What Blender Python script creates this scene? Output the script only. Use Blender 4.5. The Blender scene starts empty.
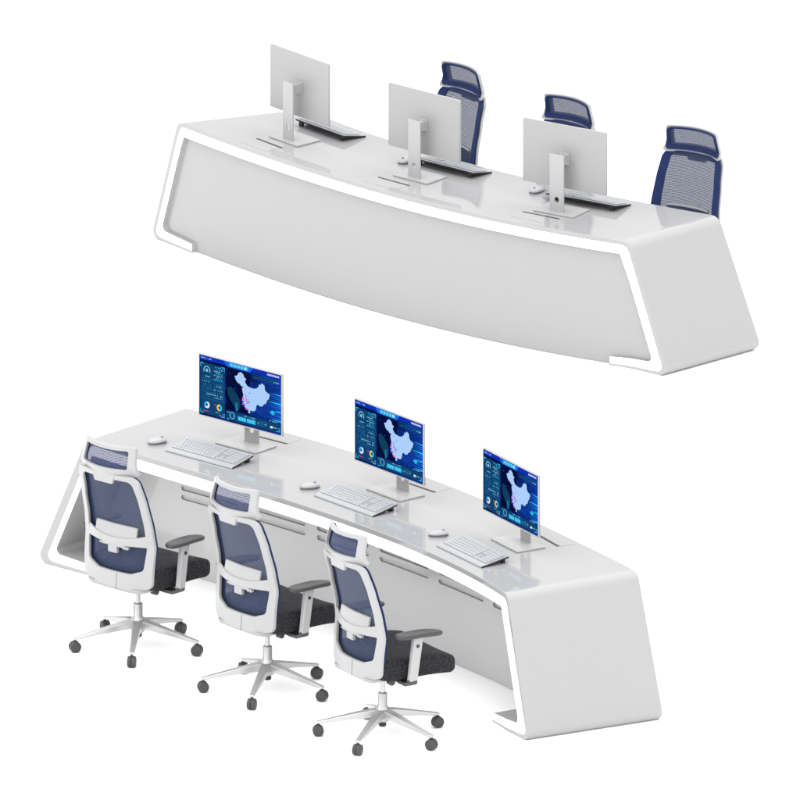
import bpy, bmesh, math, random
from mathutils import Vector, Matrix
random.seed(7)
SC = bpy.context.scene
COL = SC.collection
R = math.radians

# ------------------------------------------------------------------ camera
S, K = 195.0, 0.30                      # picture scale (px per metre of an 800 px frame), sine of the pitch
CC = math.sqrt(1 - K * K)
cam = bpy.data.cameras.new('camera')
cam.type = 'ORTHO'
cam.ortho_scale = 800 / S
cam.clip_start, cam.clip_end = 0.1, 200
co = bpy.data.objects.new('camera', cam)
COL.objects.link(co)
co.location = Vector((0, 0, 0)) - Vector((0, CC, -K)) * 45
co.rotation_euler = (math.acos(K), 0, 0)
SC.camera = co

# ------------------------------------------------------------------ light
world = bpy.data.worlds.new('World')
SC.world = world
world.use_nodes = True
wb = world.node_tree.nodes['Background']
# white studio dome: plain at the horizon, brighter overhead and behind the photographer
wn = world.node_tree
_tc = wn.nodes.new('ShaderNodeTexCoord')
_sx = wn.nodes.new('ShaderNodeSeparateXYZ')
wn.links.new(_tc.outputs['Generated'], _sx.inputs[0])
_top = wn.nodes.new('ShaderNodeMapRange')
_top.interpolation_type = 'SMOOTHSTEP'
for _i, _v in enumerate((.20, .95, 0.0, 1.95)):
    _top.inputs[_i + 1].default_value = _v
_frt = wn.nodes.new('ShaderNodeMapRange')
_frt.interpolation_type = 'SMOOTHSTEP'
for _i, _v in enumerate((.1, -.9, 1.0, 1.70)):
    _frt.inputs[_i + 1].default_value = _v
_add = wn.nodes.new('ShaderNodeMath')
_add.operation = 'ADD'
wn.links.new(_sx.outputs['Z'], _top.inputs[0])
wn.links.new(_sx.outputs['Y'], _frt.inputs[0])
wn.links.new(_top.outputs[0], _add.inputs[0])
wn.links.new(_frt.outputs[0], _add.inputs[1])
wb.inputs[0].default_value = (1.0, 1.0, 1.0, 1)
wn.links.new(_add.outputs[0], wb.inputs[1])


def area(name, loc, target, sx, sy, power):
    l = bpy.data.lights.new(name, 'AREA')
    l.shape = 'RECTANGLE'
    l.size, l.size_y, l.energy = sx, sy, power
    o = bpy.data.objects.new(name, l)
    COL.objects.link(o)
    o.location = loc
    o.rotation_euler = (Vector(target) - Vector(loc)).to_track_quat('-Z', 'Y').to_euler()
    return o


area('overhead_fill_light', (-1.5, -1.5, 7.5), (0, -1.5, 0), 9, 15, 60)  # added area light out of view, brightens floor and desk tops
area('side_fill_light', (-9, -9, 4), (0, -2, .4), 6, 4, 120)  # added area light out of view, fills from the front left

SC.view_settings.view_transform = 'Standard'
SC.view_settings.look = 'None'
SC.view_settings.exposure = 0.0
SC.view_settings.gamma = 1.0
SC.cycles.max_bounces = 8
SC.cycles.diffuse_bounces = 5
SC.cycles.transparent_max_bounces = 16
SC.cycles.use_denoising = True


# ------------------------------------------------------------------ materials
def mat(name, col, rough=.5, metal=0.0, spec=.5, coat=0.0, bump=0.0, bscale=200, var=0.0, vscale=30, emit=None, estr=1.0):
    m = bpy.data.materials.new(name)
    m.use_nodes = True
    nt = m.node_tree
    b = nt.nodes['Principled BSDF']
    b.inputs['Base Color'].default_value = (*col, 1)
    b.inputs['Roughness'].default_value = rough
    b.inputs['Metallic'].default_value = metal
    b.inputs['Specular IOR Level'].default_value = spec
    b.inputs['Coat Weight'].default_value = coat
    b.inputs['Coat Roughness'].default_value = .03
    if emit:
        b.inputs['Emission Color'].default_value = (*emit, 1)
        b.inputs['Emission Strength'].default_value = estr
    tc = nt.nodes.new('ShaderNodeTexCoord')
    if var > 0:
        n = nt.nodes.new('ShaderNodeTexNoise')
        n.inputs['Scale'].default_value = vscale
        n.inputs['Detail'].default_value = 6
        n.inputs['Roughness'].default_value = .7
        r = nt.nodes.new('ShaderNodeMapRange')
        r.inputs['From Min'].default_value = .3
        r.inputs['From Max'].default_value = .7
        r.inputs['To Min'].default_value = 1 - var
        r.inputs['To Max'].default_value = 1 + var
        mx = nt.nodes.new('ShaderNodeVectorMath')
        mx.operation = 'SCALE'
        mx.inputs[0].default_value = col
        nt.links.new(tc.outputs['Object'], n.inputs['Vector'])
        nt.links.new(n.outputs['Fac'], r.inputs['Value'])
        nt.links.new(r.outputs[0], mx.inputs['Scale'])
        nt.links.new(mx.outputs[0], b.inputs['Base Color'])
    if bump > 0:
        n = nt.nodes.new('ShaderNodeTexNoise')
        n.inputs['Scale'].default_value = bscale
        n.inputs['Detail'].default_value = 3
        bp = nt.nodes.new('ShaderNodeBump')
        bp.inputs['Strength'].default_value = bump
        bp.inputs['Distance'].default_value = .003
        nt.links.new(tc.outputs['Object'], n.inputs['Vector'])
        nt.links.new(n.outputs['Fac'], bp.inputs['Height'])
        nt.links.new(bp.outputs[0], b.inputs['Normal'])
    return m


def glow(name, col, strength):
    m = bpy.data.materials.new(name)
    m.use_nodes = True
    nt = m.node_tree
    nt.nodes.remove(nt.nodes['Principled BSDF'])
    e = nt.nodes.new('ShaderNodeEmission')
    e.inputs[0].default_value = (*col, 1)
    e.inputs[1].default_value = strength
    nt.links.new(e.outputs[0], nt.nodes['Material Output'].inputs[0])
    return m


def srgb(r, g, b):
    f = lambda v: ((v / 255 + .055) / 1.055) ** 2.4 if v > 10 else v / 255 / 12.92
    return (f(r), f(g), f(b))


def mesh_fabric(name, col, open_, ridge, stripes=True):
    """woven net: coloured threads with see-through gaps between them"""
    m = bpy.data.materials.new(name)
    m.use_nodes = True
    nt = m.node_tree
    b = nt.nodes['Principled BSDF']
    b.inputs['Roughness'].default_value = .75
    b.inputs['Base Color'].default_value = (*col, 1)
    tr = nt.nodes.new('ShaderNodeBsdfTransparent')
    mix = nt.nodes.new('ShaderNodeMixShader')
    tc = nt.nodes.new('ShaderNodeTexCoord')
    w = nt.nodes.new('ShaderNodeTexWave')
    w.wave_type = 'BANDS'
    w.bands_direction = 'Z'
    w.inputs['Scale'].default_value = ridge
    w.inputs['Distortion'].default_value = 1.2
    w.inputs['Detail'].default_value = 1
    w.inputs['Detail Scale'].default_value = 8
    n = nt.nodes.new('ShaderNodeTexNoise')
    n.inputs['Scale'].default_value = 260
    n.inputs['Detail'].default_value = 2
    ad = nt.nodes.new('ShaderNodeMath')
    ad.operation = 'ADD'
    r = nt.nodes.new('ShaderNodeMapRange')
    r.inputs['From Min'].default_value = .3
    r.inputs['From Max'].default_value = 1.7
    r.inputs['To Min'].default_value = open_ - .11
    r.inputs['To Max'].default_value = open_ + .11
    nt.links.new(tc.outputs['Object'], w.inputs['Vector'])
    nt.links.new(tc.outputs['Object'], n.inputs['Vector'])
    nt.links.new(w.outputs['Fac'], ad.inputs[0])
    nt.links.new(n.outputs['Fac'], ad.inputs[1])
    nt.links.new(ad.outputs[0], r.inputs['Value'])
    nt.links.new(r.outputs[0], mix.inputs[0])
    nt.links.new(b.outputs[0], mix.inputs[1])
    nt.links.new(tr.outputs[0], mix.inputs[2])
    nt.links.new(mix.outputs[0], nt.nodes['Material Output'].inputs[0])
    return m


M = dict(
    floor=mat('white_cyclorama', (.955, .955, .955), rough=.9, spec=.1),
    desk=mat('white_lacquer', (.298, .298, .3005), rough=.035, spec=.42),
    panel=mat('panel_lacquer', (.292, .292, .294), rough=.12, spec=.4),
    inner=mat('inner_lacquer_lifted', (.42, .42, .423), rough=.07, spec=.5),  # base colour raised to offset the shade under the desk top
    recess=mat('slot_grey', (.38, .38, .385), rough=.4),
    led=glow('led_light', (1, 1, 1), 3.2),
    slot=mat('black_gap', (.015, .015, .017), rough=.5),
    flap=mat('flap_lacquer', (.30, .30, .305), rough=.06),
    frame=mat('white_nylon', (.315, .315, .32), rough=.35, spec=.4, bump=.04, bscale=500),
    frame2=mat('white_nylon_joint', (.30, .30, .305), rough=.4, spec=.4),
    alu=mat('polished_aluminium', (.44, .44, .445), rough=.22, metal=.55),
    black=mat('black_plastic', (.012, .012, .014), rough=.5),
    dark=mat('charcoal_plastic', (.026, .026, .028), rough=.45, bump=.1, bscale=300),
    caster=mat('caster_rubber', (.030, .030, .032), rough=.5, var=.2, vscale=60),
    seat=mat('charcoal_fabric', (.018, .018, .020), rough=.95, spec=.2, bump=.8, bscale=380, var=.85, vscale=75),
    navy=mat('navy_trim', srgb(25, 39, 78), rough=.8, spec=.2, bump=.3, bscale=500),
    net=mesh_fabric('navy_net', srgb(24, 38, 68), .10, 34),
    netweave=mesh_fabric('headrest_net', srgb(30, 43, 80), .10, 40),
    mon=mat('monitor_silver', (.285, .285, .288), rough=.4, spec=.4),
    stand=mat('stand_silver', (.33, .33, .332), rough=.3, spec=.4),
    bezel=mat('bezel_white', (.42, .40, .385), rough=.4),
    key=mat('keyboard_white', (.31, .315, .33), rough=.4),
    keycap=mat('keycap_white', (.32, .325, .342), rough=.45),
    keygap=mat('keyboard_gap', (.22, .225, .235), rough=.6),
    mouse=mat('mouse_white', (.33, .33, .335), rough=.3),
    mouse_wheel=mat('mouse_wheel_grey', (.24, .24, .245), rough=.5),
    mouse_side=mat('mouse_grey', (.13, .13, .135), rough=.4),
)


# ------------------------------------------------------------------ helpers
def link_mesh(name, bm, m, parent=None, smooth=40, bevel=0.0, seg=2):
    bmesh.ops.recalc_face_normals(bm, faces=bm.faces)
    me = bpy.data.meshes.new(name)
    bm.to_mesh(me)
    bm.free()
    for mm in (m if isinstance(m, (list, tuple)) else [m]):
        me.materials.append(mm)
    if smooth:
        for p in me.polygons:
            p.use_smooth = True
        me.set_sharp_from_angle(angle=R(smooth))
    o = bpy.data.objects.new(name, me)
    COL.objects.link(o)
    if parent:
        o.parent = parent
    if bevel:
        b = o.modifiers.new('bevel', 'BEVEL')
        b.width = bevel
        b.segments = seg
        b.limit_method = 'ANGLE'
        b.angle_limit = R(40)
        b.harden_normals = True
    return o


def root(name, label, cat, loc, rz=0, group=None, sc=1.0):
    o = bpy.data.objects.new(name, None)
    COL.objects.link(o)
    o.empty_display_size = .1
    o.location = loc
    o.rotation_euler = (0, 0, rz)
    o.scale = (sc, sc, sc) if isinstance(sc, (int, float)) else sc
    o['label'] = label
    o['category'] = cat
    if group:
        o['group'] = group
    return o


def dup(src, loc, rz, label, group=None, sc=1.0):
    r = src.copy()
    COL.objects.link(r)
    r.location = loc
    r.rotation_euler = (0, 0, rz)
    r.scale = (sc, sc, sc) if isinstance(sc, (int, float)) else sc
    r['label'] = label
    if group:
        r['group'] = group
    for ch in list(src.children):
        c = ch.copy()
        COL.objects.link(c)
        c.parent = r
        for g in list(ch.children):
            d = g.copy()
            COL.objects.link(d)
            d.parent = c
    return r


def box(bm, x0, x1, y0, y1, z0, z1, mtx=None, mi=0):
    vs = [Vector((x, y, z)) for z in (z0, z1) for y in (y0, y1) for x in (x0, x1)]
    if mtx:
        vs = [mtx @ v for v in vs]
    v = [bm.verts.new(p) for p in vs]
    for f in ((0, 1, 3, 2), (4, 5, 7, 6), (0, 1, 5, 4), (2, 3, 7, 6), (0, 2, 6, 4), (1, 3, 7, 5)):
        bm.faces.new([v[i] for i in f]).material_index = mi


def hexa(bm, a, b):
    """solid between two quads of four points"""
    va = [bm.verts.new(p) for p in a]
    vb = [bm.verts.new(p) for p in b]
    bm.faces.new(va[::-1])
    bm.faces.new(vb)
    for i in range(4):
        j = (i + 1) % 4
        bm.faces.new((va[i], va[j], vb[j], vb[i]))


def loft(bm, rings, cap=True, closed=True):
    vr = [[bm.verts.new(p) for p in r] for r in rings]
    n = len(vr[0])
    for a, b in zip(vr, vr[1:]):
        for i in range(n if closed else n - 1):
            j = (i + 1) % n
            bm.faces.new((a[i], a[j], b[j], b[i]))
    if cap:
        bm.faces.new(vr[0][::-1])
        bm.faces.new(vr[-1])
    return vr


def lathe(bm, prof, c=(0, 0), n=24, axis='z', mtx=None):
    rings = []
    for r, h in prof:
        ring = []
        for i in range(n):
            a = 2 * math.pi * i / n
            p = Vector((c[0] + r * math.cos(a), c[1] + r * math.sin(a), h))
            ring.append(mtx @ p if mtx else p)
        rings.append(ring)
    loft(bm, rings)


def fillet(pts, radii, n=6, closed=False, sub=None):
    """polyline with rounded corners; every corner gives n+1 points, sub[i] extra points on segment i"""
    out = []
    N = len(pts)
    P = [Vector(p) for p in pts]
    corner = []
    for i in range(N):
        if not closed and i in (0, N - 1):
            corner.append([P[i]])
            continue
        a, b, c = P[i - 1], P[i], P[(i + 1) % N]
        r = radii[i]
        if r <= 0:
            corner.append([b.copy() for _ in range(n + 1)] if False else [b.copy()])
            continue
        d1, d2 = (a - b).normalized(), (c - b).normalized()
        ang = d1.angle(d2)
        t = min(r / math.tan(ang / 2), (a - b).length * .49, (c - b).length * .49)
        r2 = t * math.tan(ang / 2)
        p1, p2 = b + d1 * t, b + d2 * t
        cen = b + (d1 + d2).normalized() * (r2 / math.sin(ang / 2))
        v1, v2 = p1 - cen, p2 - cen
        tot = v1.angle(v2) if v1.length > 1e-9 and v2.length > 1e-9 else 0
        arc = []
        for k in range(n + 1):
            f = k / n
            if tot < 1e-4:
                arc.append(p1.lerp(p2, f))
            else:
                arc.append(cen + v1 * (math.sin((1 - f) * tot) / math.sin(tot)) + v2 * (math.sin(f * tot) / math.sin(tot)))
        corner.append(arc)
    for i in range(N):
        out += corner[i]
        if i < N - 1 or closed:
            m = (sub[i] if sub else 0)
            p, q = corner[i][-1], corner[(i + 1) % N][0]
            for k in range(1, m + 1):
                out.append(p.lerp(q, k / (m + 1)))
    return out


# ------------------------------------------------------------------ the setting
bm = bmesh.new()
vs = [bm.verts.new(p) for p in ((-40, -40, 0), (40, -40, 0), (40, 40, 0), (-40, 40, 0))]
bm.faces.new(vs)
fl = link_mesh('floor', bm, M['floor'], smooth=0)
fl['kind'] = 'structure'


# ------------------------------------------------------------------ the curved desks
class Plan:
    """plan of a curved desk: visitor edge V(u), operator edge O(u), splayed ends"""

    def __init__(s, V0, V1, cv, O0, O1, cO, lVL, lVR, lOL, lOR, H):
        s.V = (Vector(V0), Vector(V1), cv)
        s.O = (Vector(O0), Vector(O1), cO)
        s.lean = {('V', -1): Vector(lVL), ('V', 1): Vector(lVR), ('O', -1): Vector(lOL), ('O', 1): Vector(lOR)}
        s.H = H
        s.half = ((s.V[1] - s.V[0]).length + (s.O[1] - s.O[0]).length) / 4
        s.e0 = sum(v.length for v in s.lean.values()) / 4
        s.depth = ((s.V[0] - s.O[0]).length + (s.V[1] - s.O[1]).length) / 2
        s.cen = (s.V[0] + s.V[1] + s.O[0] + s.O[1]) / 4

    def curve(s, k, u):
        C = s.V if k == 'V' else s.O
        a = C[1] - C[0]
        L = a.length
        a = a / L
        n = Vector((-a.y, a.x))
        return C[0] + a * L * (u + 1) / 2 + n * ((1 - u * u) * (C[2][0] + C[2][1] * u))

    def edge(s, k, m):
        if abs(m) <= s.half:
            return s.curve(k, m / s.half)
        sg = 1 if m > 0 else -1
        return s.curve(k, sg) + s.lean[(k, sg)] * ((abs(m) - s.half) / s.e0)

    def at(s, m, w, z):
        p = s.edge('V', m) * (1 - w) + s.edge('O', m) * w - s.cen
        return Vector((p.x, p.y, z))

    def mslant(s, z):                                  # half-length of the outer face at height z
        return s.half + s.e0 * (1 - z / s.H)


def section(pl, off, r_top, r_bot, foot, tip_lo, tip_hi, frac, side=(1, 1)):
    """one line of the bent band, offset inward by off; frac 0 outer .. 1 inner"""
    H, h, e = pl.H, pl.half, pl.e0
    sl = e / H
    kx = math.sqrt(1 + sl * sl)
    def xs(z, f): return h + e * (1 - z / H) - off * kx * f
    zt = H - off
    zb = off * .82
    tipz = tip_lo + (tip_hi - tip_lo) * frac
    xt = h + e - foot
    fl, fr = side
    full = [(-xt, tipz), (-xs(zb, fl), zb), (-xs(zt, fl), zt), (xs(zt, fr), zt), (xs(zb, fr), zb), (xt, tipz)]
    rad = [0, r_bot, r_top, r_top, r_bot, 0]
    return fillet([Vector((a, b)) for a, b in full], rad, n=8, sub=[3, 6, 70, 6, 3])


def make_desk(pl, name, label, slots, flaps, th, lip, group, inner=.53, foot=.36, lips=(1, 1), legs=(1, 1)):
    rt = root(name, label, 'desk', (pl.cen.x, pl.cen.y, 0), group=group)
    outer = section(pl, 0, .065, .045, foot, .000, .038, 0)
    mid = section(pl, lip, .045, .032, foot - .008, .004, .038, .22, lips)
    inn = section(pl, th, .008, .028, foot - .008, .0, .048, .94, legs)
    # shell: outer skin (full depth) and core (behind the light strips)
    def solid(bm, A, B, w0, w1):
        rings = []
        vA0 = [bm.verts.new(pl.at(p.x, w0, p.y)) for p in A]
        vA1 = [bm.verts.new(pl.at(p.x, w1, p.y)) for p in A]
        vB0 = [bm.verts.new(pl.at(p.x, w0, p.y)) for p in B]
        vB1 = [bm.verts.new(pl.at(p.x, w1, p.y)) for p in B]
        n = len(A)
        for i in range(n - 1):
            bm.faces.new((vA0[i], vA0[i + 1], vA1[i + 1], vA1[i]))
            bm.faces.new((vB0[i], vB1[i], vB1[i + 1], vB0[i + 1]))
            bm.faces.new((vA0[i], vB0[i], vB0[i + 1], vA0[i + 1]))
            bm.faces.new((vA1[i], vA1[i + 1], vB1[i + 1], vB1[i]))
        for i in (0, n - 1):
            bm.faces.new((vA0[i], vA1[i], vB1[i], vB0[i]))
    dw = .004 / pl.depth
    bm = bmesh.new()
    solid(bm, outer, mid, 0, 1)
    sh = link_mesh('shell', bm, M['desk'], rt, smooth=35, bevel=.004, seg=3)
    bm = bmesh.new()
    solid(bm, mid, inn, dw, 1 - dw)
    link_mesh('shell_lining', bm, M['desk'], rt, smooth=35)
    for w0, w1 in ((.0018 / pl.depth, dw), (1 - dw, 1 - .0018 / pl.depth)):
        bm = bmesh.new()
        solid(bm, mid, inn, w0, w1)
        link_mesh('led_strip', bm, M['led'], rt, smooth=35)

    # upright panels
    def panel(nm, w0, w1, m):
        bm = bmesh.new()
        nu, nz = 72, 1
        z0, z1 = .003, pl.H - th + .006
        rows = {}
        for wi, w in enumerate((w0, w1)):
            for zi in range(nz + 1):
                z = z0 + (z1 - z0) * zi / nz
                hb = pl.mslant(z) - th * .66
                for i in range(nu + 1):
                    rows[(wi, zi, i)] = bm.verts.new(pl.at(hb * (2 * i / nu - 1), w, z))
        for zi in range(nz):
            for i in range(nu):
                bm.faces.new([rows[(0, zi, i)], rows[(0, zi, i + 1)], rows[(0, zi + 1, i + 1)], rows[(0, zi + 1, i)]])
                bm.faces.new([rows[(1, zi, i)], rows[(1, zi + 1, i)], rows[(1, zi + 1, i + 1)], rows[(1, zi, i + 1)]])
            for i in (0, nu):
                bm.faces.new([rows[(0, zi, i)], rows[(1, zi, i)], rows[(1, zi + 1, i)], rows[(0, zi + 1, i)]])
        for i in range(nu):
            for zi in (0, nz):
                bm.faces.new([rows[(0, zi, i)], rows[(0, zi, i + 1)], rows[(1, zi, i + 1)], rows[(1, zi, i)]])
        return link_mesh(nm, bm, m, rt, smooth=35)
    panel('front_panel', .045, .075, M['panel'])
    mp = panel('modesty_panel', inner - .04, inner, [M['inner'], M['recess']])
    # rounded finger slots and hairline seams cut into the modesty panel
    bm = bmesh.new()
    for m0, m1, zc in slots:
        hz = .013
        loop = []
        for k in range(9):
            a = -math.pi / 2 - math.pi * k / 8
            loop.append((m0 + hz + hz * math.cos(a), zc + hz * math.sin(a)))
        for k in range(1, 7):
            loop.append((m0 + hz + (m1 - m0 - 2 * hz) * k / 7, zc + hz))
        for k in range(9):
            a = math.pi / 2 - math.pi * k / 8
            loop.append((m1 - hz + hz * math.cos(a), zc + hz * math.sin(a)))
        for k in range(1, 7):
            loop.append((m1 - hz - (m1 - m0 - 2 * hz) * k / 7, zc - hz))
        loft(bm, [[pl.at(a, inner - .013, b) for a, b in loop], [pl.at(a, inner + .03, b) for a, b in loop]])
    if slots:
        bmesh.ops.recalc_face_normals(bm, faces=bm.faces)
        for f in bm.faces:
            f.material_index = 1
        me = bpy.data.meshes.new('cut')
        bm.to_mesh(me)
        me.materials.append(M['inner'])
        me.materials.append(M['recess'])
        cut = bpy.data.objects.new('cut', me)
        COL.objects.link(cut)
        cut.parent = rt
        bo = mp.modifiers.new('cut', 'BOOLEAN')
        bo.object = cut
        bo.operation = 'DIFFERENCE'
        bo.solver = 'EXACT'
        dg = bpy.context.evaluated_depsgraph_get()
        new = bpy.data.meshes.new_from_object(mp.evaluated_get(dg))
        mp.modifiers.clear()
        mp.data = new
        bpy.data.objects.remove(cut)
    else:
        bm.free()
    # cable flaps let into the top
    for (x, y, rz, L, D) in flaps:
        bm = bmesh.new()
        box(bm, -L / 2, L / 2, 0.010, D, pl.H - .004, pl.H + .0016)
        f = link_mesh('cable_flap', bm, M['flap'], rt, bevel=.0008, seg=1)
        f.location = (x - pl.cen.x, y - pl.cen.y, 0)
        f.rotation_euler = (0, 0, rz)
        bm = bmesh.new()
        box(bm, -L / 2, L / 2 - .004, -.006, .0085, pl.H - .004, pl.H + .0010)
        link_mesh('brush_slot', bm, M['slot'], f, smooth=0)
    return rt


HT, HB = .68, .735
plT = Plan((-1.141, 2.607), (1.176, .544), (-.181, -.033), (-.508, 2.838), (1.636, .983), (-.154, .014),
           (-.138, .179), (.202, -.164), (-.150, .170), (.226, -.154), HT)
plB = Plan((-1.123, -2.457), (1.221, -5.27), (.199, -.046), (-1.61, -2.987), (.549, -5.66), (.152, .087),
           (-.23, .20), (.135, -.227), (-.256, .226), (.112, -.191), HB)

flT = [(-.670, 2.227, R(-51.6 + 180), .215, .105), (-.034, 1.576, R(-42.4 + 180), .220, .105), (.722, .995, R(-34.0 + 180), .228, .10)]
# on the rear desk the visitor side lies towards the camera: the flap extends to that side
flT = [(x, y, rz, L, D) for x, y, rz, L, D in flT]
flB = [(-.654, -3.027, R(-40.0), .20, .11), (.112, -3.842, R(-49), .21, .11), (.764, -4.754, R(-62), .206, .105)]
make_desk(plT, 'curved_desk', 'white curved desk showing its plain closed front, with three monitor backs on it',
          [(-1.35 + .53 * i, -1.35 + .53 * i + .43, z) for i in range(5) for z in (.41, .46)], flT, .073, .025,
          'curved white control desks', lips=(1.15, 1), legs=(.90, 1))
slB = []
for i in range(6):
    a = -1.43 + .487 * i
    for z in (.413, .463):
        slB.append((a, a + .40, z))
make_desk(plB, 'curved_desk', 'white curved desk showing its open seating side, with three lit blue screens on it',
          slB, flB, .086, .031, 'curved white control desks', foot=.47, lips=(1.35, .9), legs=(.80, 1.18))


# ------------------------------------------------------------------ monitors
CHINA = [(405, 215), (425, 235), (430, 258), (446, 268), (444, 280), (428, 278), (440, 300), (455, 325), (478, 338), (503, 347),
         (530, 345), (548, 326), (548, 312), (562, 316), (570, 303), (592, 320), (596, 355), (606, 372), (632, 390), (634, 402),
         (625, 430), (612, 440), (605, 465), (588, 470), (575, 488), (555, 486), (540, 474), (528, 480), (521, 500), (524, 512),
         (512, 527), (503, 520), (505, 508), (492, 508), (482, 516), (476, 528), (480, 540), (468, 544), (462, 534), (466, 520),
         (452, 505), (436, 494), (424, 478), (415, 455), (414, 430), (424, 400), (430, 372), (416, 362), (414, 340), (430, 335),
         (410, 328), (396, 310), (380, 300), (366, 282), (366, 264), (354, 246), (376, 242), (384, 222)]
SM = [glow('screen_deep_blue', srgb(8, 24, 96), 1), glow('screen_header', srgb(14, 48, 178), 1), glow('screen_cyan', srgb(40, 190, 235), 1),
      glow('screen_panel', srgb(18, 66, 112), 1), glow('screen_map', srgb(172, 208, 252), 1), glow('screen_text', srgb(130, 200, 225), 1),
      glow('screen_white', srgb(225, 235, 250), 1), glow('screen_pink', srgb(235, 90, 190), 1), glow('screen_yellow', srgb(240, 200, 60), 1),
      glow('screen_green', srgb(16, 62, 92), 1), glow('screen_ray', srgb(26, 108, 228), 1), glow('screen_black_blue', srgb(6, 14, 58), 1),
      glow('screen_teal', srgb(26, 120, 160), 1), glow('screen_blue_dot', srgb(40, 40, 250), 1)]


def screen_bg():
    """lit display: deep blue with brighter clouds towards the right, all emitted"""
    m = bpy.data.materials.new('screen_backlight')
    m.use_nodes = True
    nt = m.node_tree
    nt.nodes.remove(nt.nodes['Principled BSDF'])
    e = nt.nodes.new('ShaderNodeEmission')
    tc = nt.nodes.new('ShaderNodeTexCoord')
    mp = nt.nodes.new('ShaderNodeMapping')
    mp.inputs['Scale'].default_value = (6, 6, 16)
    n = nt.nodes.new('ShaderNodeTexNoise')
    n.inputs['Scale'].default_value = 1.6
    n.inputs['Detail'].default_value = 4
    sx = nt.nodes.new('ShaderNodeSeparateXYZ')
    ad = nt.nodes.new('ShaderNodeMath')
    ad.operation = 'MULTIPLY_ADD'
    ad.inputs[1].default_value = .9
    cr = nt.nodes.new('ShaderNodeValToRGB')
    cr.color_ramp.elements[0].position = .38
    cr.color_ramp.elements[0].color = (*srgb(6, 14, 62), 1)
    cr.color_ramp.elements[1].position = .82
    cr.color_ramp.elements[1].color = (*srgb(16, 62, 160), 1)
    nt.links.new(tc.outputs['Object'], mp.inputs[0])
    nt.links.new(mp.outputs[0], n.inputs['Vector'])
    nt.links.new(tc.outputs['Object'], sx.inputs[0])
    nt.links.new(sx.outputs['X'], ad.inputs[0])
    nt.links.new(n.outputs['Fac'], ad.inputs[2])
    nt.links.new(ad.outputs[0], cr.inputs[0])
    nt.links.new(cr.outputs[0], e.inputs[0])
    nt.links.new(e.outputs[0], nt.nodes['Material Output'].inputs[0])
    return m


SBG = screen_bg()
MW, MH, MZ = .572, .336, .115           # monitor width, height, underside above the desk
MY = -.044                               # front face of the display


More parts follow.
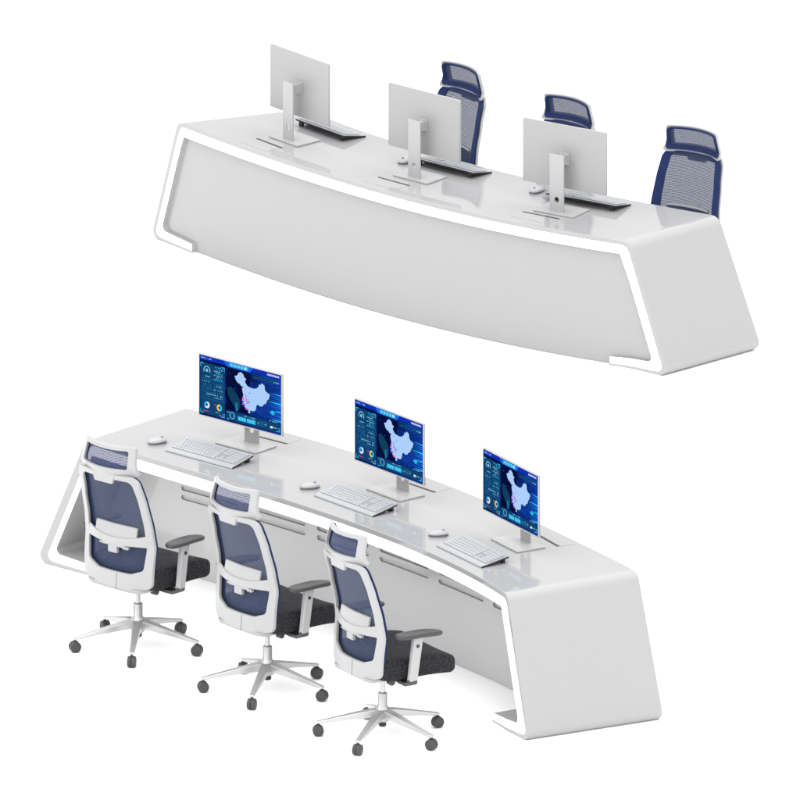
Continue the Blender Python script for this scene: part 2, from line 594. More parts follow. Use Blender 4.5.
def screen_graphics(parent):
    bm = bmesh.new()
    SWd, SHt = MW - .014, MH - .014
    lay = [0]

    def pt(u, v, d):
        return Vector(((u - .5) * SWd, MY - .0012 - d * .00025, MZ + .007 + (1 - v) * SHt))

    def poly(uv, mi, d=1):
        f = bm.faces.new([bm.verts.new(pt(u, v, d)) for u, v in uv])
        f.material_index = mi

    def rect(u0, v0, u1, v1, mi, d=1):
        poly([(u0, v0), (u1, v0), (u1, v1), (u0, v1)], mi, d)

    asp = SWd / SHt

    def arc(u, v, r, r0, a0, a1, mi, d=2, n=18):
        for k in range(n):
            p, q = a0 + (a1 - a0) * k / n, a0 + (a1 - a0) * (k + 1) / n
            poly([(u + r * math.cos(p), v + r * asp * math.sin(p)), (u + r * math.cos(q), v + r * asp * math.sin(q)),
                  (u + r0 * math.cos(q), v + r0 * asp * math.sin(q)), (u + r0 * math.cos(p), v + r0 * asp * math.sin(p))], mi, d)

    def text(u0, u1, v, h, mi, d=2, fill=.75):
        u = u0
        while u < u1:
            w = random.uniform(.004, .012)
            if random.random() < fill:
                rect(u, v - h / 2, min(u + w, u1), v + h / 2, mi, d)
            u += w + .004

    # header bar, brighter in the middle
    rect(0, 0, 1, .075, 1)
    poly([(.30, 0), (.66, 0), (.62, .085), (.34, .085)], 10, 2)
    rect(.37, .012, .60, .07, 2, 3)
    for k in range(5):
        rect(.385 + k * .043, .02, .405 + k * .043, .062, 6 if k == 4 else 5, 4)
    text(.02, .15, .038, .022, 5, 2)
    text(.83, .98, .04, .030, 6, 2, .9)
    # left dashboard
    rect(.012, .115, .315, .965, 3)
    for v in (.375, .585, .70):
        rect(.02, v, .305, v + .006, 12, 2)
    for (u, v, du, dv) in ((.016, .12, 1, 1), (.311, .12, -1, 1), (.016, .96, 1, -1), (.311, .96, -1, -1), (.985, .955, -1, -1)):
        poly([(u, v), (u + .045 * du, v), (u + .035 * du, v + .014 * dv), (u + .008 * du, v + .014 * dv)], 2, 3)
        poly([(u, v), (u + .008 * du, v + .012 * dv), (u + .008 * du, v + .06 * dv), (u, v + .075 * dv)], 2, 3)
    arc(.095, .235, .042, .033, R(150), R(390), 5)
    arc(.095, .235, .016, .0, 0, R(360), 5)
    text(.06, .135, .335, .016, 5)
    for k in range(7):
        text(.18 + .02 * (k % 2), .285, .15 + k * .034, .018, 5 if k % 3 else 2)
    text(.04, .14, .42, .018, 5)
    for k in range(3):
        text(.05, .15, .47 + k * .035, .016, 12)
    for k in range(5):
        text(.18, .29, .43 + k * .034, .018, 5 if k % 2 else 12)
    text(.09, .29, .62, .018, 5)
    text(.18, .29, .66, .016, 5)
    text(.05, .15, .66, .014, 12)
    arc(.095, .81, .033, .013, R(-80), R(130), 6)
    arc(.095, .81, .033, .013, R(130), R(280), 2)
    arc(.247, .81, .033, .013, R(90), R(270), 8)
    arc(.247, .81, .033, .013, R(-90), R(90), 2)
    text(.05, .14, .915, .014, 7)
    text(.19, .25, .90, .014, 5)
    for u, v, mi in ((.25, .925, 8), (.275, .935, 7), (.285, .90, 2), (.065, .845, 7), (.19, .77, 7)):
        rect(u, v, u + .010, v + .018, mi, 3)
    # middle ground: darker hall, faint green continent
    rect(.335, .10, .62, .80, 11)
    poly([(.35, .44), (.38, .40), (.42, .44), (.47, .52), (.50, .60), (.50, .70), (.47, .80), (.43, .72), (.37, .60), (.35, .52)], 9, 2)
    poly([(.44, .66), (.47, .64), (.475, .76), (.45, .80)], 12, 3)
    # rays to the right
    for k in range(13):
        v = .34 + k * .036
        u0 = random.uniform(.80, .90)
        poly([(u0, v), (1, v - .015 + .02 * random.random()), (1, v + .012 + .012 * random.random())], 10 if k % 4 else 2, 2)
    poly([(.86, .66), (.90, .62), (.93, .66), (.90, .70)], 2, 3)
    for _ in range(40):
        u, v = random.uniform(.32, .99), random.uniform(.12, .83)
        rect(u, v, u + .012, v + .010, random.choice((1, 3, 10, 1)), 2)
    rect(.655, .10, .985, .104, 12, 3)
    rect(.655, .125, .985, .165, 3, 3)
    text(.66, .98, .145, .012, 12, 4, .5)
    text(.90, .98, .145, .020, 5, 5)
    # the map
    loop = [((x - 72) / 651, (y - 75 - .253 * (x - 72)) / 478) for x, y in CHINA]
    poly([(u, v) for u, v in loop], 4, 4)
    f = bm.faces[-1] if False else None
    for _ in range(26):
        u, v = random.gauss(.575, .025), random.gauss(.56, .055)
        rect(u, v, u + .012, v + .016, random.choice((7, 7, 13, 12, 6)), 5)
    for u, v, mi in ((.543, .53, 7), (.535, .56, 7), (.534, .60, 13), (.545, .63, 7), (.548, .66, 13), (.575, .70, 7), (.59, .71, 7)):
        rect(u - .01, v - .014, u + .01, v + .014, mi, 6)
    # lower strip
    rect(.33, .82, .985, .965, 3, 2)
    arc(.404, .88, .034, .028, 0, R(360), 5, 3)
    arc(.404, .88, .018, .012, 0, R(360), 12, 3)
    poly([(.335, .83), (.375, .83), (.365, .842), (.343, .842)], 2, 3)
    poly([(.335, .96), (.375, .96), (.365, .945), (.343, .945)], 2, 3)
    text(.55, .70, .835, .015, 5, 4)
    rect(.475, .865, .575, .935, 2, 4)
    rect(.585, .865, .690, .935, 2, 4)
    for k in range(6):
        rect(.485 + k * .034, .885, .50 + k * .034, .915, 5, 5)
    for k in range(3):
        text(.71, .83, .86 + k * .03, .014, 5 if k == 1 else 12, 4)
    text(.86, .97, .80, .014, 5, 4)
    text(.86, .97, .90, .016, 5, 4)
    rect(.87, .885, .90, .92, 6, 5)
    for f in list(bm.faces):
        f.smooth = False
    bmesh.ops.triangulate(bm, faces=[f for f in bm.faces if len(f.verts) > 4])
    # keep every face pointing at the operator
    me = bpy.data.meshes.new('screen_graphics')
    bm.to_mesh(me)
    bm.free()
    for mm in SM:
        me.materials.append(mm)
    o = bpy.data.objects.new('screen_graphics', me)
    COL.objects.link(o)
    o.parent = parent
    return o


def make_monitor(label, group, loc, rz):
    t = root('monitor', label, 'monitor', loc, rz, group)
    # base plate
    bm = bmesh.new()
    out = fillet([Vector(p) for p in ((-.138, -.085), (.138, -.085), (.138, .085), (-.138, .085))], [.006] * 4, n=3, closed=True)
    loft(bm, [[(p.x, p.y, z) for p in out] for z in (.0005, .008)])
    link_mesh('base_plate', bm, M['stand'], t, bevel=.0015)
    # column with a round cable hole, bent over to the screen
    bm = bmesh.new()
    hw, y0, y1, zt = .048, .043, .050, .315
    N = 24
    hz, hr = .072, .016
    for y in (y0, y1):
        pass
    def ring(y, kind):
        pts = []
        for i in range(N):
            a = 2 * math.pi * i / N + math.pi / 4
            if kind == 'hole':
                pts.append(Vector((hr * math.cos(a), y, hz + hr * math.sin(a))))
            else:
                c, s_ = math.cos(a), math.sin(a)
                k = 1 / max(abs(c), abs(s_))
                pts.append(Vector((hw * c * k, y, hz + .064 * s_ * k)))
        return pts
    h0, h1, o0, o1 = [[bm.verts.new(p) for p in ring(y, k)] for y, k in ((y0, 'hole'), (y1, 'hole'), (y0, 'sq'), (y1, 'sq'))]
    for i in range(N):
        j = (i + 1) % N
        bm.faces.new((h0[i], h0[j], o0[j], o0[i]))
        bm.faces.new((h1[i], o1[i], o1[j], h1[j]))
        bm.faces.new((h0[i], h1[i], h1[j], h0[j]))
        bm.faces.new((o0[i], o0[j], o1[j], o1[i]))
    box(bm, -hw, hw, y0, y1, hz + .064, zt)
    link_mesh('column', bm, M['stand'], t, smooth=30)
    bm = bmesh.new()
    box(bm, -.022, .022, MY + .020, y0 + .001, .248, .298)
    box(bm, -.030, .030, MY + .010, MY + .022, .240, .306)
    link_mesh('arm', bm, M['stand'], t, bevel=.003)
    # display housing
    bm = bmesh.new()
    out = fillet([Vector(p) for p in ((-MW / 2, MZ), (MW / 2, MZ), (MW / 2, MZ + MH), (-MW / 2, MZ + MH))], [.004] * 4, n=3, closed=True)
    loft(bm, [[(p.x, y, p.y) for p in out] for y in (MY + .002, MY + .013)])
    link_mesh('housing', bm, M['mon'], t, bevel=.001)
    bm = bmesh.new()
    loft(bm, [[(p.x, y, p.y) for p in out] for y in (MY, MY + .002)])
    link_mesh('bezel', bm, M['bezel'], t)
    bm = bmesh.new()
    box(bm, -MW / 2 + .007, MW / 2 - .007, MY - .001, MY, MZ + .007, MZ + MH - .007)
    sc = link_mesh('screen', bm, SBG, t, smooth=0)
    screen_graphics(sc)
    return t


# ------------------------------------------------------------------ keyboards, mice
def make_keyboard(label, group, loc, rz):
    """origin at the middle of the keyboard's front edge, y away from the sitter"""
    t = root('keyboard', label, 'keyboard', loc, rz, group)
    W, D = .46, .165
    zf = lambda y: .010 + .030 * y / D
    bm = bmesh.new()
    nx = 2
    # bent top sheet: a flat palm lip in front, the key field, a turned-down front edge
    prof = [(-.004, .004), (.0, .010), (.028, .0145), (D - .01, zf(D - .01)), (D, zf(D) - .001)]
    top = [[Vector((x, y, z)) for y, z in prof] for x in (-W / 2, W / 2)]
    vt = [[bm.verts.new(p) for p in r] for r in top]
    vb = [[bm.verts.new(p - Vector((0, 0, .003))) for p in r] for r in top]
    n = len(prof)
    for i in range(n - 1):
        bm.faces.new((vt[0][i], vt[1][i], vt[1][i + 1], vt[0][i + 1]))
        bm.faces.new((vb[0][i], vb[0][i + 1], vb[1][i + 1], vb[1][i]))
        for s in (0, 1):
            bm.faces.new((vt[s][i], vt[s][i + 1], vb[s][i + 1], vb[s][i]))
    for i in (0, n - 1):
        bm.faces.new((vt[0][i], vb[0][i], vb[1][i], vt[1][i]))
    link_mesh('case', bm, M['key'], t, smooth=30, bevel=.001)
    bm = bmesh.new()
    def sheet(x0, x1, pa, th):
        a = [(x0, pa[0][0], pa[0][1]), (x1, pa[0][0], pa[0][1]), (x1, pa[1][0], pa[1][1]), (x0, pa[1][0], pa[1][1])]
        hexa(bm, [(p[0], p[1], p[2] - th) for p in a], [(p[0], p[1], p[2]) for p in a])
    sheet(-W / 2 + .003, W / 2 - .001, ((.012, .0085), (D - .002, zf(D) - .0045)), .013 if False else .0078)
    box(bm, -W / 2 + .001, W / 2 - .001, -.0036, .014, .0004, .0032)
    link_mesh('underside', bm, M['black'], t, smooth=0)
    for x in (-W / 2 + .03, W / 2 - .045):
        bm = bmesh.new()
        box(bm, x, x + .03, D - .03, D - .015, .0003, zf(D) - .010)
        link_mesh('foot', bm, M['black'], t, smooth=0)
    # key field
    bm = bmesh.new()
    sl = math.atan2(.030 - .0035, D - .028)
    base = Matrix.Translation((0, .030, .0152)) @ Matrix.Rotation(sl, 4, 'X')
    box(bm, -W / 2 + .008, W / 2 - .008, 0, .122, 0, .0008, base)
    plate = link_mesh('key_plate', bm, M['keygap'], t, smooth=0)
    bm = bmesh.new()
    rows = 6
    for r in range(rows):
        y0 = .002 + r * .0200
        x = -W / 2 + .011
        widths = {0: [1.3, 1.1, 1.1, 5.8, 1.1, 1.1, 1.3, 1.3], 1: [2.2] + [1] * 10 + [2.2], 2: [1.7] + [1] * 11 + [1.7],
                  3: [1.5] + [1] * 12 + [1.2], 4: [1] * 13 + [1.9], 5: [1] * 15}[r]
        tot = sum(widths)
        main = .290
        for w in widths:
            ww = w / tot * main
            box(bm, x + .0012, x + ww - .0012, y0 + .0012, y0 + .0185, .0008, .0034, base)
            x += ww
        for cx, cnt in ((.297, 3), (.355, 4)):
            for q in range(cnt):
                if cnt == 3 and (r == 2 or (r == 1 and q != 1)):
                    continue
                xx = -W / 2 + .011 + cx + q * .0185
                if xx + .0175 < W / 2 - .009:
                    box(bm, xx, xx + .0165, y0 + .0012, y0 + .0185, .0008, .0034, base)
    link_mesh('keys', bm, M['keycap'], t, smooth=0)
    return t


def make_mouse(label, group, loc, rz):
    t = root('mouse', label, 'computer mouse', loc, rz, group)
    def body(nm, z0, z1, grow, m, dome):
        bm = bmesh.new()
        rings = []
        N = 28
        for k in range(7):
            f = k / 6
            a = f * math.pi / 2
            sx = (.030 + grow) * (math.cos(a) if dome else 1 - .04 * f)
            sy = (.052 + grow) * (math.cos(a) if dome else 1 - .04 * f)
            z = z0 + (z1 - z0) * (math.sin(a) if dome else f)
            if dome and k == 6:
                sx, sy = .003, .005
            rings.append([(sx * math.copysign(abs(math.cos(q)) ** .85, math.cos(q)),
                           sy * math.copysign(abs(math.sin(q)) ** .85, math.sin(q)) - (.006 * f if dome else 0), z)
                          for q in [2 * math.pi * i / N for i in range(N)]])
        loft(bm, rings)
        return link_mesh(nm, bm, m, t, smooth=60)
    body('skirt', .0006, .012, 0, M['mouse_side'], False)
    body('body', .011, .030, .0015, M['mouse'], True)
    bm = bmesh.new()
    mt = Matrix.Translation((0, .026, .026)) @ Matrix.Rotation(math.pi / 2, 4, 'Y')
    lathe(bm, [(.007, -.003), (.009, -.0015), (.009, .0015), (.007, .003)], mtx=mt, n=14)
    link_mesh('scroll_wheel', bm, M['mouse_wheel'], t)
    return t


# front desk (screens face the sitters); rear desk (monitor backs face the camera)
gm, gk, gc = 'computer monitors on the curved desks', 'keyboards on the curved desks', 'computer mice on the curved desks'
pos = 'left', 'middle', 'right'
mB = [(-.790, -3.115, -41.3, 1.0), (-.022, -3.927, -51.5, 1.0), (.605, -4.799, -59.5, .985)]
mT = [(-.539, 2.294, -50.0, .815), (.103, 1.650, -40.5, .84), (.828, 1.069, -32.0, .885)]
labB = ['lit monitor on the front desk, leftmost of the three blue dashboard screens',
        'lit monitor on the front desk, middle of the three blue dashboard screens',
        'lit monitor on the front desk, rightmost of the three blue dashboard screens']
labT = ['silver monitor seen from behind, leftmost on the rear desk with only white behind it',
        'silver monitor seen from behind, middle one, partly covering a blue chair backrest',
        'silver monitor seen from behind, rightmost, covering a chair up to its headrest']
mon0 = None
for (x, y, a, sx), lb in zip(mB, labB):
    if mon0 is None:
        mon0 = make_monitor(lb, gm, (x, y, HB + .0004), R(a))
    else:
        dup(mon0, (x, y, HB + .0004), R(a), lb, gm, (sx, 1, 1))
for (x, y, a, sx), lb in zip(mT, labT):
    dup(mon0, (x, y, HT + .0004), R(a + 180), lb, gm, (sx, .95, 1))

kB = [(-1.030, -3.366, -42.3, 1.0), (-.288, -4.162, -50.4, 1.02), (.305, -5.027, -58.4, .95)]
labK = ['white keyboard in front of the leftmost lit blue screen', 'white keyboard in front of the middle lit blue screen',
        'white keyboard in front of the rightmost lit blue screen']
k0 = None
for (x, y, a, sx), lb in zip(kB, labK):
    if k0 is None:
        k0 = make_keyboard(lb, gk, (x, y, HB + .0003), R(a))
    else:
        dup(k0, (x, y, HB + .0003), R(a), lb, gk, (sx, 1, 1))
kT = [(-.287, 2.234, -49.7, .84), (.377, 1.602, -40, .88), (1.108, 1.038, -31.6, .92)]
labK = ['white keyboard with dark underside behind the leftmost monitor back of the rear desk',
        'white keyboard with dark underside behind the middle monitor back of the rear desk',
        'white keyboard with dark underside behind the rightmost monitor back of the rear desk']
for (x, y, a, sc), lb in zip(kT, labK):
    ux, uy = math.cos(R(a)), math.sin(R(a))              # picture-right end of the keyboard's back edge is given
    dx, dy = -uy, ux                                     # towards the sitter
    L, D = .46 * sc, .165 * .88
    dup(k0, (x - ux * L / 2 + dx * D, y - uy * L / 2 + dy * D, HT + .0003), R(a + 180), lb, gk, (sc, .88, 1))

cB = [(-1.244, -3.076, -41), (-.462, -3.845, -50), (.197, -4.657, -59)]
labC = ['small white mouse left of the keyboard under the leftmost lit screen', 'small white mouse left of the keyboard under the middle lit screen',
        'small white mouse left of the keyboard under the rightmost lit screen']
c0 = None
for (x, y, a), lb in zip(cB, labC):
    if c0 is None:
        c0 = make_mouse(lb, gc, (x, y, HB + .0003), R(a + 55))
        c0.rotation_euler.z = R(a - 20)
    else:
        dup(c0, (x, y, HB + .0003), R(a - 20), lb, gc)
for (x, y, a), lb in zip([(.031, 1.902, 140), (.703, 1.398, 148)],
                         ['white mouse half hidden by the stand of the middle monitor back on the rear desk',
                          'white mouse left of the stand of the rightmost monitor back on the rear desk']):
    dup(c0, (x, y, HT + .0003), R(a), lb, gc)


# ------------------------------------------------------------------ office chairs
def interp(tab, z):
    if z <= tab[0][0]:
        return tab[0][1]
    for (a, b), (c, d) in zip(tab, tab[1:]):
        if z <= c:
            f = (z - a) / (c - a)
            f = f * f * (3 - 2 * f) * .35 + f * .65
            return b + (d - b) * f
    return tab[-1][1]


BACK = [(.38, -.190), (.50, -.188), (.62, -.178), (.72, -.190), (.86, -.222), (.99, -.258), (1.04, -.282), (1.16, -.252)]


def bs(x, z, off=0.0, wrap=.9):
    """point on the curved back surface; off = towards the sitter"""
    return Vector((x, interp(BACK, z) + wrap * x * x + off, z))


def ring_part(name, outer, inner, y0, y1, m, parent, n=6, wrap=.9, bevel=.004, ro=None, ri=None):
    """ring between two closed outlines with the same corners, wrapped onto the back surface"""
    sub = [8] * len(outer)
    o = fillet([Vector(p) for p in outer], ro, n=n, closed=True, sub=sub)
    i = fillet([Vector(p) for p in inner], ri, n=n, closed=True, sub=sub)
    bm = bmesh.new()
    v = [[bm.verts.new(bs(p.x, p.y, y, wrap)) for p in L] for y in (y0, y1) for L in (o, i)]
    n_ = len(o)
    for a in range(n_):
        b = (a + 1) % n_
        bm.faces.new((v[0][a], v[0][b], v[1][b], v[1][a]))
        bm.faces.new((v[2][a], v[3][a], v[3][b], v[2][b]))
        bm.faces.new((v[0][a], v[2][a], v[2][b], v[0][b]))
        bm.faces.new((v[1][a], v[1][b], v[3][b], v[3][a]))
    return link_mesh(name, bm, m, parent, smooth=50, bevel=bevel, seg=3)


def net_part(name, outline, rad, off, m, parent, wrap=.9):
    """net stretched over an opening: rows of a grid clipped to the outline's width at each height"""
    o = fillet([Vector(p) for p in outline], rad, n=8, closed=True)
    zs = [p.y for p in o]
    z0, z1 = min(zs), max(zs)
    bm = bmesh.new()
    rows = []
    NZ, NX = 30, 16
    for k in range(NZ + 1):
        z = z0 + (z1 - z0) * (.0005 + .999 * k / NZ)
        xs = []
        for a in range(len(o)):
            p, q = o[a], o[(a + 1) % len(o)]
            if (p.y - z) * (q.y - z) < 0:
                xs.append(p.x + (q.x - p.x) * (z - p.y) / (q.y - p.y))
        if len(xs) < 2:
            continue
        xa, xb = min(xs), max(xs)
        rows.append([bm.verts.new(bs(xa + (xb - xa) * i / NX, z, off, wrap)) for i in range(NX + 1)])
    for a, b in zip(rows, rows[1:]):
        for i in range(NX):
            bm.faces.new((a[i], a[i + 1], b[i + 1], b[i]))
    return link_mesh(name, bm, m, parent, smooth=80)


def sweep(bm, pts, hw, hh, up=Vector((0, 0, 1))):
    rings = []
    for i, p in enumerate(pts):
        p = Vector(p)
        d = (Vector(pts[min(i + 1, len(pts) - 1)]) - Vector(pts[max(i - 1, 0)])).normalized()
        s = d.cross(up).normalized()
        u = s.cross(d).normalized()
        a = hw[i] if isinstance(hw, (list, tuple)) else hw
        b = hh[i] if isinstance(hh, (list, tuple)) else hh
        rings.append([p - s * a - u * b, p + s * a - u * b, p + s * a + u * b, p - s * a + u * b])
    loft(bm, rings)


def make_chair(label, group, loc, rz):
    t = root('office_chair', label, 'office chair', loc, rz, group)
    # five-star base, one leg pointing forward
    bm = bmesh.new()
    lathe(bm, [(.030, .088), (.036, .095), (.036, .150), (.030, .166), (.025, .172), (.025, .238), (.0215, .244)], n=28)
    for k in range(5):
        a = math.pi / 2 + k * 2 * math.pi / 5
        d = Vector((math.cos(a), math.sin(a), 0))
        pts = [d * .018 + Vector((0, 0, .135)), d * .10 + Vector((0, 0, .122)), d * .20 + Vector((0, 0, .102)), d * .30 + Vector((0, 0, .080)), d * .338 + Vector((0, 0, .073))]
        sweep(bm, pts, [.027, .022, .017, .0135, .0125], [.022, .018, .013, .009, .007])
    sb = link_mesh('star_base', bm, M['alu'], t, smooth=40, bevel=.004, seg=2)
    for k in range(5):
        a = math.pi / 2 + k * 2 * math.pi / 5
        d = Vector((math.cos(a), math.sin(a), 0))
        ph = a + R((4, -6, 8, -3, 6)[k])
        bm = bmesh.new()
        base = Matrix.Translation(d * .331 + Vector((0, 0, .0298))) @ Matrix.Rotation(ph, 4, 'Z')
        for s in (-1, 1):
            mt = base @ Matrix.Translation((0, s * .0118, 0)) @ Matrix.Rotation(math.pi / 2, 4, 'X')
            lathe(bm, [(.022, -.0105), (.0285, -.0075), (.0295, -.004), (.0295, .008), (.028, .0105)] if s > 0 else [(.028, -.0105), (.0295, -.008), (.0295, .004), (.0285, .0075), (.022, .0105)], n=22, mtx=mt)
        box(bm, -.014, .014, -.006, .006, -.004, .030, base)
        lathe(bm, [(.007, .03), (.007, .066)], n=10, c=(d.x * .331, d.y * .331))
        link_mesh('caster', bm, M['caster'], sb, smooth=40)
    bm = bmesh.new()
    lathe(bm, [(.0135, .24), (.0135, .345)], n=20)
    link_mesh('gas_lift', bm, M['alu'], t)
    bm = bmesh.new()
    lathe(bm, [(.017, .062), (.020, .066), (.020, .088)], n=16)
    link_mesh('lift_cap', bm, M['black'], sb)
    # seat pan and cushion
    def rr(hx, y0, y1, r, n=6, sub=4):
        return fillet([Vector(p) for p in ((-hx, y0), (hx, y0), (hx, y1), (-hx, y1))], [r] * 4, n=n, closed=True, sub=[sub] * 4)
    bm = bmesh.new()
    loft(bm, [[(p.x, p.y, z) for p in rr(h, a, b, .05)] for h, a, b, z in ((.07, -.10, .08, .335), (.13, -.16, .17, .350), (.19, -.19, .22, .368), (.20, -.19, .24, .385))])
    link_mesh('seat_pan', bm, M['frame2'], t, smooth=60)
    bm = bmesh.new()
    rings = []
    for z, ins in ((.374, .040), (.379, .012), (.392, .003), (.425, .0), (.455, .0), (.468, .003), (.477, .010), (.4815, .028), (.481, .075), (.478, .14), (.475, .20)):
        ring = []
        for p in rr(.248 - ins, -.150 + ins, .300 - ins, max(.042 - ins * .2, .015), n=8, sub=8):
            y = p.y
            zz = z
            f = max(0, (y - .12) / .18)
            zz -= .034 * f * f * (.35 if z < .40 else 1)
            zz += .010 * (abs(p.x) / .24) ** 3 * (1 if z > .44 else 0)
            g = max(0, (-.08 - y) / .12)
            zz += (.012 * g * g if z < .40 else .006 * g)
            ring.append((p.x * (1 - .10 * max(0, -y / .2) + .02 * f), y, zz))
        rings.append(ring)
    loft(bm, rings)
    link_mesh('seat', bm, M['seat'], t, smooth=70)
    bm = bmesh.new()
    box(bm, -.055, .055, -.06, .12, .318, .345)
    box(bm, .05, .17, .055, .075, .350, .362)
    lathe(bm, [(.016, 0), (.018, .004), (.018, .036), (.015, .040)], n=20, mtx=Matrix.Translation((.135, -.045, .348)) @ Matrix.Rotation(math.pi / 2, 4, 'Y'))
    box(bm, .15, .19, .045, .085, .346, .366)
    link_mesh('tilt_mechanism', bm, M['dark'], t, bevel=.006)
    # back frame: outline, one big opening, then the bar across it
    fo = [(-.150, .375), (.150, .375), (.230, .398), (.238, .60), (.221, .84), (.201, 1.010), (-.201, 1.010), (-.221, .84), (-.238, .60), (-.230, .398)]
    fi = [(-.110, .462), (.110, .462), (.185, .490), (.197, .60), (.184, .84), (.165, .978), (-.165, .978), (-.184, .84), (-.197, .60), (-.185, .490)]
    ro = [.2, .2, .035, .3, .3, .05, .05, .3, .3, .035]
    ri = [.04, .04, .03, .3, .3, .035, .035, .3, .3, .03]
    fr = ring_part('back_frame', fo, fi, -.012, .008, M['frame'], t, ro=ro, ri=ri, bevel=.005)
    def inset(L, d, cz=.70):
        return [(x - math.copysign(d, x), z + (d if z < cz else -d)) for x, z in L]
    ring_part('frame_liner', inset(fi, -.006), inset(fi, -.0005), .008, .017, M['black'], t, ro=ri, ri=ri, bevel=0)
    bo, bi = inset(fo, .004), inset(fi, -.018)
    bo[0], bo[1] = (-.150, .43), (.150, .43)
    bo[2], bo[9] = (.225, .45), (-.225, .45)
    ring_part('net_border', bo, bi, .015, .025, M['navy'], t, ro=ro, ri=ri, bevel=.004)
    bm = bmesh.new()
    hexa(bm, [(.0262, bs(.027, .372).y - .010, .372), (.0278, bs(.027, .372).y - .010, .372), (.0278, bs(.027, .372).y - .0135, .372), (.0262, bs(.027, .372).y - .0135, .372)],
         [(.0312, bs(.032, .458).y - .010, .458), (.0328, bs(.032, .458).y - .010, .458), (.0328, bs(.032, .458).y - .0135, .458), (.0312, bs(.032, .458).y - .0135, .458)])
    link_mesh('frame_seam', bm, M['mouse_side'], fr, smooth=0)
    net_part('back_net', inset(fi, -.016), ri, .020, M['net'], t)
    # cross bar (sagging), clips and lumbar plate
    bm = bmesh.new()
    rings = []
    for k in range(17):
        x = -.214 + .428 * k / 16
        sag = .022 * (1 - (x / .214) ** 2)
        zc, hh = .648 - sag, .020 + .014 * (abs(x) / .203) ** 3
        y = bs(x, zc, 0).y
        yo = y - .021 + .0105 * min(1, abs(x) / .185) ** 3
        rings.append([(x, yo, zc - hh), (x, y - .001, zc - hh), (x, y - .001, zc + hh), (x, yo, zc + hh)])
    loft(bm, rings)
    cb = link_mesh('cross_bar', bm, M['frame'], t, smooth=50, bevel=.005, seg=3)
    bm = bmesh.new()
    for x0, x1, za, zb_ in ((-.075, .085, .596, .612), (-.032, .028, .560, .600), (.060, .098, .588, .606), (-.098, -.060, .596, .606)):
        y = bs((x0 + x1) / 2, .6, 0).y
        box(bm, x0, x1, y - .018, y + .004, za, zb_)
    link_mesh('lumbar_clip', bm, M['frame2'], cb, bevel=.004)
    bm = bmesh.new()
    rings = []
    for k in range(13):
        x = -.140 + .28 * k / 12
        z0, z1 = .640, .712 - .004 * (abs(x) / .14) ** 4
        y = bs(x, .67, 0).y
        rings.append([(x, y - .010, z0), (x, y + .006, z0), (x, y + .018, z1), (x, y + .004, z1)])
    loft(bm, rings)
    link_mesh('lumbar_support', bm, M['frame'], t, smooth=50, bevel=.004, seg=2)
    # headrest: same construction, sides curling forward
    ho = [(-.200, 1.000), (.200, 1.000), (.178, 1.075), (.170, 1.159), (-.170, 1.159), (-.178, 1.075)]
    hi = [(-.152, 1.043), (.146, 1.043), (.144, 1.080), (.140, 1.138), (-.140, 1.138), (-.148, 1.080)]
    hr_o = [.02, .02, .09, .012, .012, .09]
    hr_i = [.010, .010, .05, .012, .012, .05]
    wr = 1.9
    hf = ring_part('headrest_frame', ho, hi, -.014, .008, M['frame'], t, ro=hr_o, ri=hr_i, wrap=wr, bevel=.004)
    hbo = [(-.182, 1.014), (.182, 1.014), (.170, 1.075), (.164, 1.151), (-.164, 1.151), (-.170, 1.075)]
    hbi = [(-.156, 1.036), (.156, 1.036), (.152, 1.080), (.147, 1.138), (-.147, 1.138), (-.152, 1.080)]
    ring_part('headrest_border', hbo, hbi, .008, .022, M['navy'], t, ro=[.02] * 2 + [.05] + [.03] * 2 + [.05], ri=hr_i, wrap=wr, bevel=.005)
    net_part('headrest_net', [(x * 1.03, z) for x, z in [(-.152, 1.030), (.152, 1.030), (.144, 1.142), (-.144, 1.142)]], [.01] * 4, .014, M['netweave'], t, wrap=wr)
    bm = bmesh.new()
    y = bs(0, .97).y
    loft(bm, [[(-.075, y - .020, 1.005), (.075, y - .020, 1.005), (.075, y + .0, 1.005), (-.075, y + .0, 1.005)],
              [(-.060, y - .017, .955), (.060, y - .017, .955), (.060, y + .004, .955), (-.060, y + .004, .955)]])
    link_mesh('headrest_bracket', bm, M['frame'], t, bevel=.005)
    # armrests
    for s in (-1, 1):
        bm = bmesh.new()
        rings = []
        for z, g in ((.612, .70), (.616, .90), (.624, 1.0), (.632, .98), (.637, .88), (.639, .6)):
            rg = []
            for i in range(36):
                a = 2 * math.pi * i / 36
                ex, ey = math.copysign(abs(math.cos(a)) ** .7, math.cos(a)), math.copysign(abs(math.sin(a)) ** .8, math.sin(a))
                rg.append((s * .285 + ex * .043 * g * (1 - .12 * ey), .045 + ey * .138 * (1 - (1 - g) * .35), z - .012 * max(0, ey) ** 2))
            rings.append(rg)
        loft(bm, rings)
        pad = link_mesh('armrest', bm, M['dark'], t, smooth=60)
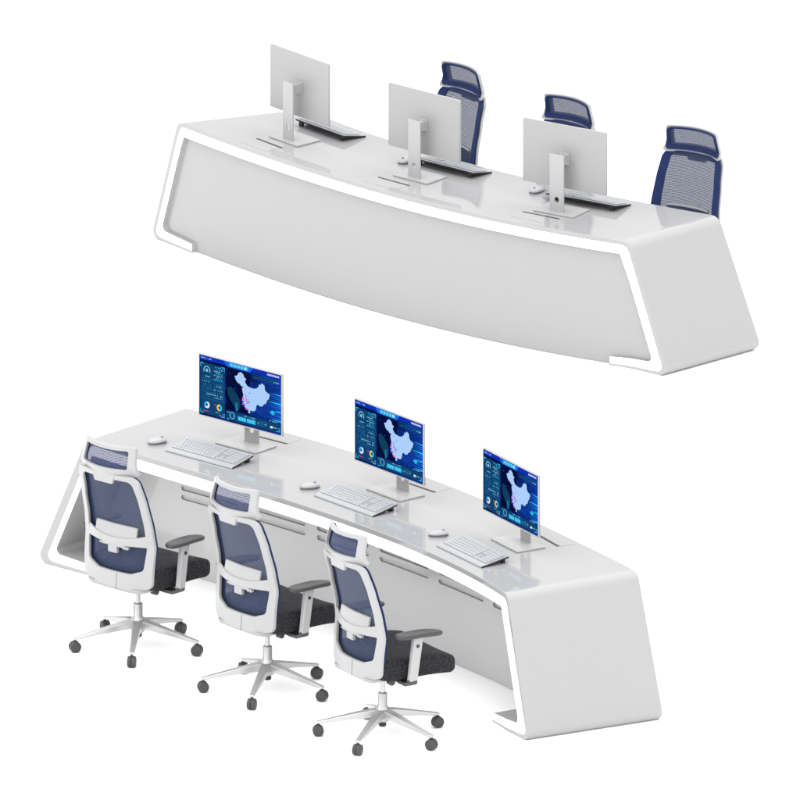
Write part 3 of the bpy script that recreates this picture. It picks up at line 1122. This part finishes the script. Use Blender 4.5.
        bm = bmesh.new()
        hexa(bm, [(s * .285 - .014, -.020, .378), (s * .285 + .014, -.020, .378), (s * .285 + .014, .030, .378), (s * .285 - .014, .030, .378)],
             [(s * .285 - .015, .010, .613), (s * .285 + .015, .010, .613), (s * .285 + .015, .066, .613), (s * .285 - .015, .066, .613)])
        link_mesh('arm_post', bm, M['frame'], pad, bevel=.006, seg=3)
        bm = bmesh.new()
        lathe(bm, [(.009, 0), (.009, .004)], n=14, mtx=Matrix.Translation((s * .299, .030, .566)) @ Matrix.Rotation(s * math.pi / 2, 4, 'Y'))
        link_mesh('height_button', bm, M['black'], pad)
        bm = bmesh.new()
        sweep(bm, [(s * .292, .004, .388), (s * .285, .004, .368), (s * .255, .006, .355), (s * .20, .01, .352), (s * .12, .01, .356)],
              [.026, .028, .030, .030, .028], [.008, .010, .010, .010, .008], up=Vector((0, 1, 0)).cross(Vector((1, 0, 0))) * -1)
        link_mesh('arm_bracket', bm, M['dark'], t, smooth=50, bevel=.004)
    return t


gch = 'high backed mesh office chairs'
cz = [(-1.344, -4.239, 48.5, 'white framed office chair seen from behind, leftmost of the three at the front desk'),
      (-.680, -4.971, 40.0, 'white framed office chair seen from behind, standing between two others at the front desk'),
      (-.090, -5.767, 31.4, 'white framed office chair seen from behind, rightmost of the three at the front desk')]
ch0 = None
for x, y, a, lb in cz:
    if ch0 is None:
        ch0 = make_chair(lb, gch, (x, y, 0), R(a - 90))
    else:
        dup(ch0, (x, y, 0), R(a - 90), lb, gch)
for x, y, a, lb in [(.170, 2.262, -142, 'blue mesh chair behind the rear desk, partly hidden by the middle monitor back'),
                    (.738, 1.695, -132, 'blue mesh chair showing only its headrest above the rightmost monitor back'),
                    (1.398, 1.158, -123, 'blue mesh chair behind the right end of the rear desk, backrest clear of the monitors')]:
    c_ = dup(ch0, (x, y, 0), R(a - 90), lb, gch, .9)
    for p in c_.children:                                  # height-adjustable arms, set low on the rear chairs
        if p.name.startswith('armrest'):
            p.location.z -= .075
